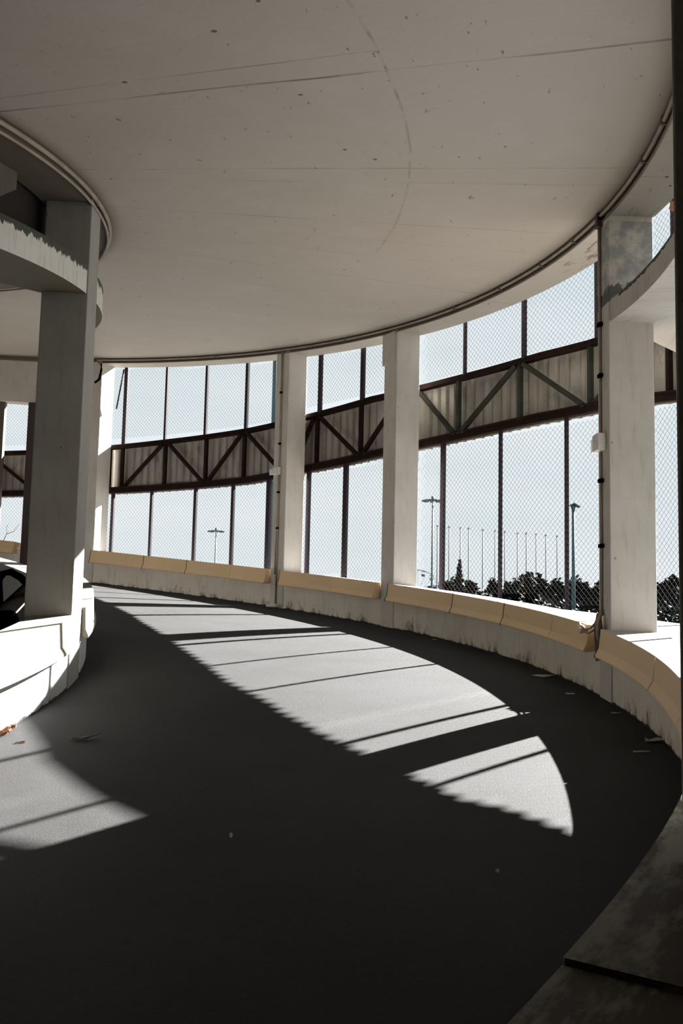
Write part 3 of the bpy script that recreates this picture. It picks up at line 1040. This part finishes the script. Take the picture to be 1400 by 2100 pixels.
# ------------------------------------------------------------------ litter on the ramp
def scrap(r, d, size, mat, name, label, cat, rz=0, th=.006, curl=.01, seed=0, group=None):
    rnd = random.Random(seed)
    mb = MB()
    n = 7
    c = Vector(P(r, d, .003))
    top = []
    for i in range(n):
        a = 2 * pi * i / n + rz
        k = .6 + .5 * rnd.random()
        x, y = size[0] * cos(a - rz) * k, size[1] * sin(a - rz) * k
        px, py = x * cos(rz) - y * sin(rz), x * sin(rz) + y * cos(rz)
        ang = math.atan2(c.y + py - CY, c.x + px - CX)
        z_ = ZF + K * ang
        top.append(Vector((c.x + px, c.y + py, z_ + th + curl * rnd.random())))
    low = [Vector((p.x, p.y, p.z - th)) for p in top]
    cc = Vector((c.x, c.y, ZF + K * math.atan2(c.y - CY, c.x - CX) + th))
    for i in range(n):
        j = (i + 1) % n
        mb.poly([top[i], top[j], cc])
        mb.poly([low[i], low[j], top[j], top[i]])
    mb.poly(low[::-1])
    o = mb.build(name, mat)
    tag(o, label, cat, group)
    return o


def floor_px(x, y):
    """angle and radius of a floor point seen at the photo pixel x, y"""
    u, v = (x - 700) / FOC, (1050 - y) / FOC
    xc = u * cos(ROLL) - v * sin(ROLL)
    yc = u * sin(ROLL) + v * cos(ROLL)
    d = Vector((xc, cos(PITCH) - yc * sin(PITCH), sin(PITCH) + yc * cos(PITCH)))
    t, last = 1.0, None
    while t < 40:
        p = d * t
        g_ = p.z - ZF - K * math.atan2(p.y - CY, p.x - CX)
        if last is not None and g_ < 0:
            break
        last = g_
        t += .005
    return math.degrees(math.atan2(p.y - CY, p.x - CX)), hypot(p.x - CX, p.y - CY)


for i, (x, y, sz, mat, nm, lab, cat) in enumerate((
    (1114, 1387, (.11, .07), M_litter, 'paper_scrap', 'largest white paper scrap, lying by the low wall in the shade', 'litter'),
    (1169, 1424, (.05, .02), M_litter, 'paper_scrap', 'small white scrap right of the largest paper scrap', 'litter'),
    (1262, 1464, (.045, .015), M_litter, 'paper_scrap', 'thin white scrap in front of the big right column', 'litter'),
    (1338, 1522, (.09, .04), M_litter, 'paper_scrap', 'curled white scrap against the low wall at right', 'litter'),
    (1318, 1543, (.07, .009), M_litter, 'wood_splinter', 'pale thin splinter on the dark floor near the right edge', 'litter'),
    (473, 1718, (.008, .008), M_litter, 'pebble', 'tiny pale pebble alone in the deep shade at lower centre', 'pebble'),
    (1019, 1792, (.008, .007), M_litter, 'pebble', 'tiny pale pebble in the deep shade right of centre', 'pebble'),
    (890, 1312, (.04, .015), M_litter, 'paper_scrap', 'tiny pale scrap at the foot of the wall right of the middle column', 'litter'),
    (178, 1517, (.11, .035), M_darkleaf, 'dead_leaf', 'black dead leaf on the shaded floor near the curved white wall', 'leaf'),
    (43, 1524, (.04, .012), M_leaf, 'dead_leaf', 'small brown leaf on the sunlit floor below the orange leaves', 'leaf'),
)):
    d, r = floor_px(x, y)
    scrap(r, d, sz, mat, nm, lab, cat, .25, seed=i, th=.012 if nm == 'pebble' else .005, curl=.03 if i in (3, 8) else .008)
for i in range(14):
    x, y = 4 + 22 * ((i * 37) % 14) / 14, 1512 - 20 * ((i * 23) % 14) / 14
    d, r = floor_px(x, y)
    scrap(max(r, R_IN + .03), d, (.03, .014), M_leaf, 'dead_leaf', 'orange-brown dead leaf heaped at the foot of the curved white wall, left edge', 'leaf', i * 1.3, .004, .04, i, 'orange leaves heaped at the left wall foot')
mb = MB()
c = Vector(col_point(3, 0, .07, .02))
mb.bar(col_point(3, -.10, .06, .03), col_point(3, .12, .06, .03), .09, .05)
tag(mb.build('white_brick', M_box, bevel=.01), 'small white block at the foot of the column left of the middle', 'block')

# ------------------------------------------------------------------ the outdoors
GZ = -2.3


def pole(px, py, dist, r0, r1, name, mat, label, cat, group=None, base=None):
    t = at(px, py, dist)
    e = empty(name, (t.x, t.y, GZ), label, cat, group)
    mb = MB()
    mb.tube([(t.x, t.y, GZ if base is None else base), (t.x, t.y, t.z)], r0, 10, True, r1)
    mb.build('shaft', mat, e)
    return e, t


FP = [(897, 1079), (921, 1081), (944, 1083), (961, 1084), (990, 1087), (1015, 1089), (1035, 1091), (1061, 1094), (1079, 1094), (1099, 1096), (1119, 1098), (1142, 1100)]
for i, (x, y) in enumerate(FP):
    back = i in (2, 5, 7, 9)
    nth = ('first', 'second', 'third', 'fourth', 'fifth', 'sixth', 'seventh', 'eighth', 'ninth', 'tenth', 'eleventh', 'twelfth')[i]
    e, t = pole(x, y, 104 if back else 96, .085, .055, 'flagpole', M_pole, 'bare white flagpole, %s from the left in the row before the trees' % nth, 'flagpole', 'row of bare flagpoles')
    mb = MB(); mb.bar((t.x - .12, t.y, t.z), (t.x + .06, t.y, t.z), .1, .16); mb.build('finial', M_pole, e)


def high_mast(px, py, dist, wpx, label):
    e, t = pole(px, py, dist, .14, .07, 'high_mast_lamp', M_teal, label, 'light mast')
    rr = wpx / 2 / FOC * dist
    mb = MB()
    ring = [(t.x + rr * .8 * cos(a), t.y + rr * .8 * sin(a), t.z) for a in [i * pi / 8 for i in range(17)]]
    mb.tube(ring, .06, 6)
    for a in (0, pi / 2):
        mb.bar((t.x - rr * cos(a), t.y - rr * sin(a), t.z), (t.x + rr * cos(a), t.y + rr * sin(a), t.z), .08, .08)
    ring_o = mb.build('lamp_ring', M_teal, e)
    for i in range(8):
        a = i * pi / 4
        mb = MB()
        p = Vector((t.x + rr * cos(a), t.y + rr * sin(a), t.z - .08))
        mb.bar(p - Vector((cos(a), sin(a), 0)) * .28, p + Vector((cos(a), sin(a), 0)) * .28, .34, .16)
        mb.build('floodlight', M_teal, ring_o)
    mb = MB(); mb.tube([(t.x, t.y, t.z - .1), (t.x, t.y, t.z + .45)], .16, 8); mb.build('cap', M_teal, e)


high_mast(443, 1089, 150, 27, 'thin light mast with a ring of floodlights, alone in the leftmost window')
high_mast(887, 1026, 115, 35, 'tall light mast with a ring of floodlights beside the middle column')
# solar-style street lamp with a flat wing head
e, t = pole(1175, 1040, 62, .13, .09, 'street_lamp', M_teal, 'blue-grey street lamp with flat winged head, right of the flagpoles', 'street lamp')
mb = MB()
for s in (-1, 1):
    mb.hexa([(t.x, t.y - .3, t.z + .16), (t.x + s * .38, t.y - .3, t.z - .02), (t.x + s * .38, t.y + .3, t.z - .02), (t.x, t.y + .3, t.z + .16), (t.x, t.y - .3, t.z + .24), (t.x + s * .38, t.y - .3, t.z + .02), (t.x + s * .38, t.y + .3, t.z + .02), (t.x, t.y + .3, t.z + .24)])
mb.build('lamp_head', M_teal, e)
mb = MB(); mb.tube([(t.x, t.y, t.z - .25), (t.x, t.y, t.z + .18)], .08, 10, True, .2); mb.build('neck', M_teal, e)
t0 = at(561, 900, 28)
mb = MB(); mb.tube([(t0.x, t0.y, GZ), (t0.x - .02, t0.y, 9.5)], .068, 12)
tag(mb.build('lamp_post', M_teal), 'tall blue-grey lamp post close behind the leftmost window, beside the column', 'lamp post')

# ferris wheel far off
wc = at(856, 1216, 260)
wr = 47 / FOC * 260
e = empty('ferris_wheel', (wc.x, wc.y, GZ), 'small distant fairground wheel showing beside the middle column', 'fairground wheel')
mb = MB()
mb.tube([(wc.x + wr * cos(a), wc.y, wc.z + wr * sin(a)) for a in [i * pi / 20 for i in range(41)]], .10, 6)
mb.build('rim', M_teal, e)
mb = MB()
for i in range(8):
    a = i * pi / 8
    mb.bar((wc.x - wr * cos(a), wc.y, wc.z - wr * sin(a)), (wc.x + wr * cos(a), wc.y, wc.z + wr * sin(a)), .05, .05)
mb.bar((wc.x, wc.y, wc.z), (wc.x - 4, wc.y, GZ), .3, .3)
mb.bar((wc.x, wc.y, wc.z), (wc.x + 4, wc.y, GZ), .3, .3)
mb.build('spokes', M_teal, e)
for i in range(16):
    a = i * pi / 8 + .15
    mb = MB()
    p = Vector((wc.x + wr * cos(a), wc.y, wc.z + wr * sin(a)))
    mb.bar(p + Vector((-.55, 0, -.25)), p + Vector((.55, 0, -.25)), .9, .12)
    mb.tube([p + Vector((0, 0, -.9)), p + Vector((0, 0, -1.5))], .62, 8, True, .35)
    mb.build('gondola', M_teal, e)


def leafy(mb, c, rx, rz, n, rnd, leaf):
    for _ in range(n):
        while True:
            v = Vector((rnd.uniform(-1, 1), rnd.uniform(-1, 1), rnd.uniform(-1, 1)))
            if .25 < v.length < 1:
                break
        v = v * (.75 + .35 * rnd.random()) if v.length > .6 else v
        p = Vector((c[0] + v.x * rx, c[1] + v.y * rx, c[2] + v.z * rz))
        a, b = rnd.uniform(0, 6.28), rnd.uniform(-1, 1)
        u = Vector((cos(a), sin(a), b)).normalized() * leaf * rnd.uniform(.5, 1.2)
        w = Vector((-sin(a) * .6, cos(a) * .6, rnd.uniform(-.8, .8))).normalized() * leaf * rnd.uniform(.4, .9)
        mb.poly([p - u, p - w, p + u, p + w])


def tree(px, top, dist, wpx, label, mat=M_foliage, seed=0, dens=1.0, group='trees beyond the flagpoles', kind='broad'):
    rnd = random.Random(seed)
    t = at(px, top, dist)
    w = wpx / 2 / FOC * dist * (1.45 if kind == 'broad' else 1.15)
    hgt = t.z - GZ
    e = empty('tree', (t.x, t.y, GZ), label, 'tree', group)
    mb = MB()
    if kind == 'broad':
        k = 9
        cr = hgt * .40
        core = MB()
        for i in range(k):
            f = i / (k - 1)
            zc = GZ + hgt * (.18 + .62 * f)
            off = w * .55 * (1 - abs(f - .5))
            a = rnd.uniform(0, 6.28)
            c = (t.x + off * cos(a), t.y + off * sin(a), zc)
            rr = w * (.62 if f < .8 else .42)
            leafy(mb, c, rr, hgt * (.20 if f < .95 else .19), int(420 * dens), rnd, .16 + .0012 * dist)
        leafy(mb, (t.x, t.y, GZ + hgt * .3), w * .9, hgt * .3, int(900 * dens), rnd, .26)
        for i in range(5):
            leafy(mb, (t.x + rnd.uniform(-.4, .4) * w, t.y, GZ + hgt * (.15 + .14 * i)), w * .5, hgt * .13, 160, rnd, .42)
        mb.build('crown', mat, e, recalc=False)
    else:
        for i in range(15):
            f = i / 14
            leafy(mb, (t.x, t.y, GZ + hgt * (.12 + .86 * f)), w * (1.02 - .96 * f), hgt * .055, int(300 * (1.1 - f)), rnd, .2)
        mb.build('crown', mat, e, recalc=False)
    tb = MB()
    tb.tube([(t.x, t.y, GZ), (t.x + .1, t.y, GZ + hgt * .7)], .2, 8, True, .07)
    tb.build('trunk', M_bark, e)


TR = [(878, 1196, 190, 70, 'hazy blue-green tree cluster far off beside the middle column', M_haze, .5),
      (918, 1184, 82, 62, 'rounded grey-green tree left of the conifer', M_foliage, 1),
      (972, 1186, 84, 66, 'low rounded tree just right of the conifer', M_foliage, 1),
      (1012, 1184, 88, 54, 'dark small tree by the left mesh post of the wide window', M_foliage, 1),
      (1048, 1182, 80, 56, 'bushy tree at the middle of the flagpole row', M_foliage, 1),
      (1080, 1170, 82, 62, 'tallest broad tree behind the flagpole row', M_foliage, 1.1),
      (1112, 1176, 86, 56, 'broad tree behind the right-hand flagpoles', M_foliage, 1),
      (1150, 1184, 78, 62, 'grey-green tree behind the last flagpole', M_foliage, 1),
      (1188, 1178, 76, 54, 'tree with feathery top just right of the street lamp', M_foliage, .8),
      (1232, 1192, 72, 66, 'dark rounded tree against the big right column', M_foliage, 1),
      (1366, 1176, 64, 80, 'sunlit grey tree in the rightmost window', M_foliage, 1.2),
      (1420, 1186, 58, 80, 'dark tree at the right edge of the rightmost window', M_foliage, 1.2)]
for i, (x, y, dist, w, lab, mat, dens) in enumerate(TR):
    tree(x, y, dist, w, lab, mat, i, dens)
tree(942, 1153, 80, 60, 'dark pointed conifer rising above the other trees', M_conifer, 77, 1, kind='cone')
# low hedge in front
for i, (x, y, dist, w, lab) in enumerate(((940, 1222, 66, 150, 'low dark hedge under the conifer'), (1070, 1226, 60, 170, 'low dark hedge under the broad trees'), (1190, 1232, 56, 150, 'low dark hedge under the street lamp'), (1380, 1236, 46, 170, 'low dark hedge in the rightmost window'))):
    rnd = random.Random(90 + i)
    t = at(x, y, dist)
    wd = w / 2 / FOC * dist
    mb = MB()
    for k in range(7):
        leafy(mb, (t.x + wd * (k / 3 - 1), t.y + rnd.uniform(-.5, .5), GZ + (t.z - GZ) * .5), wd * .28, (t.z - GZ) * rnd.uniform(.45, .6), 420, rnd, .14)
    tag(mb.build('hedge', M_conifer, recalc=False), lab, 'hedge', 'hedges before the trees')
# bare branch in the far-left window
b0 = at(-20, 1190, 40)
e = empty('bare_tree', (b0.x, b0.y, GZ), 'bare branching twigs showing in the far window at the left edge', 'bare tree')
mb = MB()
q = lambda x, y: tuple(at(x, y, 40))
mb.tube([(b0.x, b0.y, GZ), q(-20, 1190), q(2, 1120), q(14, 1095)], .05, 6, True, .018)
mb.tube([q(14, 1095), q(28, 1090), q(40, 1074)], .014, 5, True, .006)
mb.tube([q(14, 1095), q(13, 1082), q(18, 1073)], .012, 5, True, .006)
mb.build('branches', M_bark, e)
